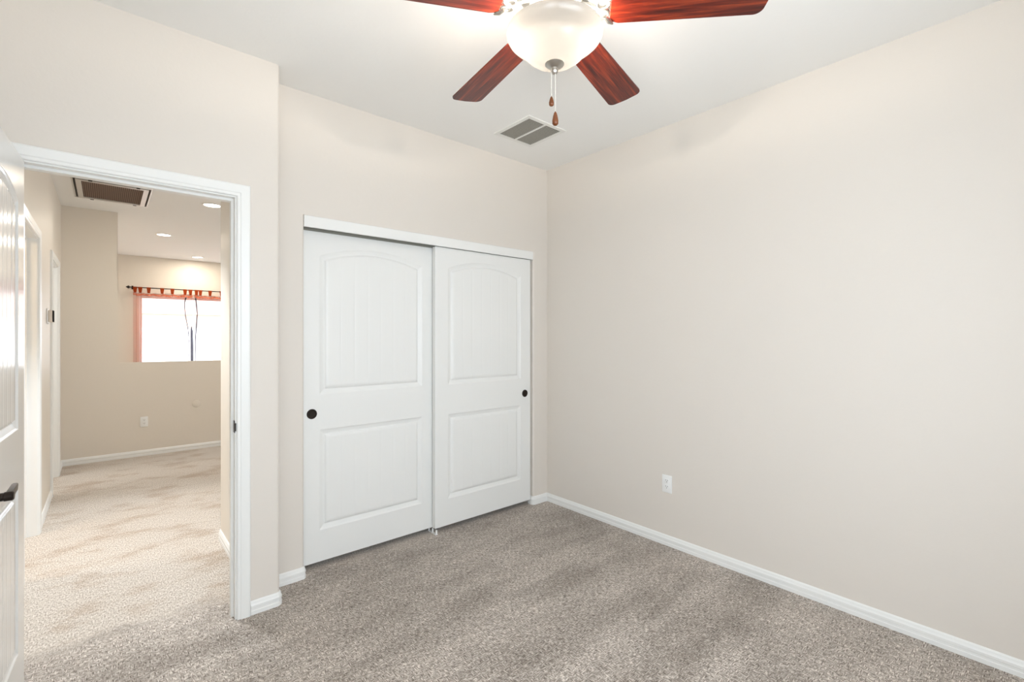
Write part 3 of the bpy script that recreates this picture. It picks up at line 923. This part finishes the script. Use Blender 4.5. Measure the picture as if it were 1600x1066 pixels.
for k, a in enumerate(angles):
    if k == 0: b, ar = blade0, arm0
    else:
        b = blade0.copy(); COL.objects.link(b); b.parent = fan
        ar = arm0.copy(); COL.objects.link(ar); ar.parent = b
    b.location = (0, 0, zf(ZB))
    b.rotation_mode = 'XYZ'
    b.rotation_euler = (-PITCH, 0, math.radians(a))
# bowl
prof = [(0.006, 2.276), (0.034, 2.277), (0.055, 2.282), (0.078, 2.293), (0.098, 2.309), (0.112, 2.326), (0.120, 2.337), (0.130, 2.344), (0.145, 2.352), (0.156, 2.363), (0.161, 2.372), (0.162, 2.379), (0.159, 2.384)]
inner = [(r - 0.004, z + 0.003) for r, z in prof[::-1] if r > 0.02]
bowl = obj('glass_bowl', lathe([(r, zf(z)) for r, z in prof] + [(r, zf(z)) for r, z in inner[1:]], 64, cap=False), M['bowl'], fan, smooth=True)
bowl['label'] = 'lit frosted glass bowl'
fin = obj('finial', lathe([(0, zf(2.282)), (0.031, zf(2.279)), (0.032, zf(2.275)), (0.027, zf(2.270)), (0.020, zf(2.266)), (0.012, zf(2.262)), (0.0105, zf(2.257)), (0.012, zf(2.252)), (0.009, zf(2.246)), (0, zf(2.243))], 32), M['nickel'], bowl)
smooth_angle(fin, 40)
obj('lamp_stem', lathe([(0, zf(2.28)), (0.005, zf(2.28)), (0.005, zf(2.40)), (0, zf(2.40))], 10), M['nickel'], fan)
def chain(lat, z0, z1, plen, pr, label):
    p = Rv * lat
    bm = bmesh.new(); z = z0
    add_tube(bm, [(p.x, p.y, zf(z0)), (p.x, p.y, zf(z1))], 0.0015, 6)
    while z > z1:
        add_lathe(bm, [(0, 0.002), (0.0022, 0), (0, -0.002)], 6, Matrix.Translation((p.x, p.y, zf(z)))); z -= 0.0045
    c_ = obj('pull_chain', bm, M['chain'], fan)
    pf = [(0, 0.002), (0.12, 0), (0.45, -0.12), (0.75, -0.35), (1.0, -0.65), (0.95, -0.88), (0.6, -0.98), (0, -1.0)]
    q = obj('chain_pull', lathe([(a * pr, b * plen) for a, b in pf], 20, Matrix.Translation((p.x, p.y, zf(z1)))), M['pull_wood'], c_, smooth=True)
    q['label'] = label
chain(-0.0105, 2.262, 2.169, 0.033, 0.0085, 'small wooden pull')
chain(0.0025, 2.246, 2.118, 0.047, 0.0105, 'larger wooden pull')
# bulbs
for s in (-1, 1):
    l = bpy.data.lights.new('fan_bulb', 'POINT'); l.energy = 11.0; l.color = (1.0, 0.90, 0.79); l.shadow_soft_size = 0.024
    q = bpy.data.objects.new('fan_bulb', l); COL.objects.link(q); q.parent = fan
    p = Rv * (0.092 * s); q.location = (p.x, p.y, zf(2.377))
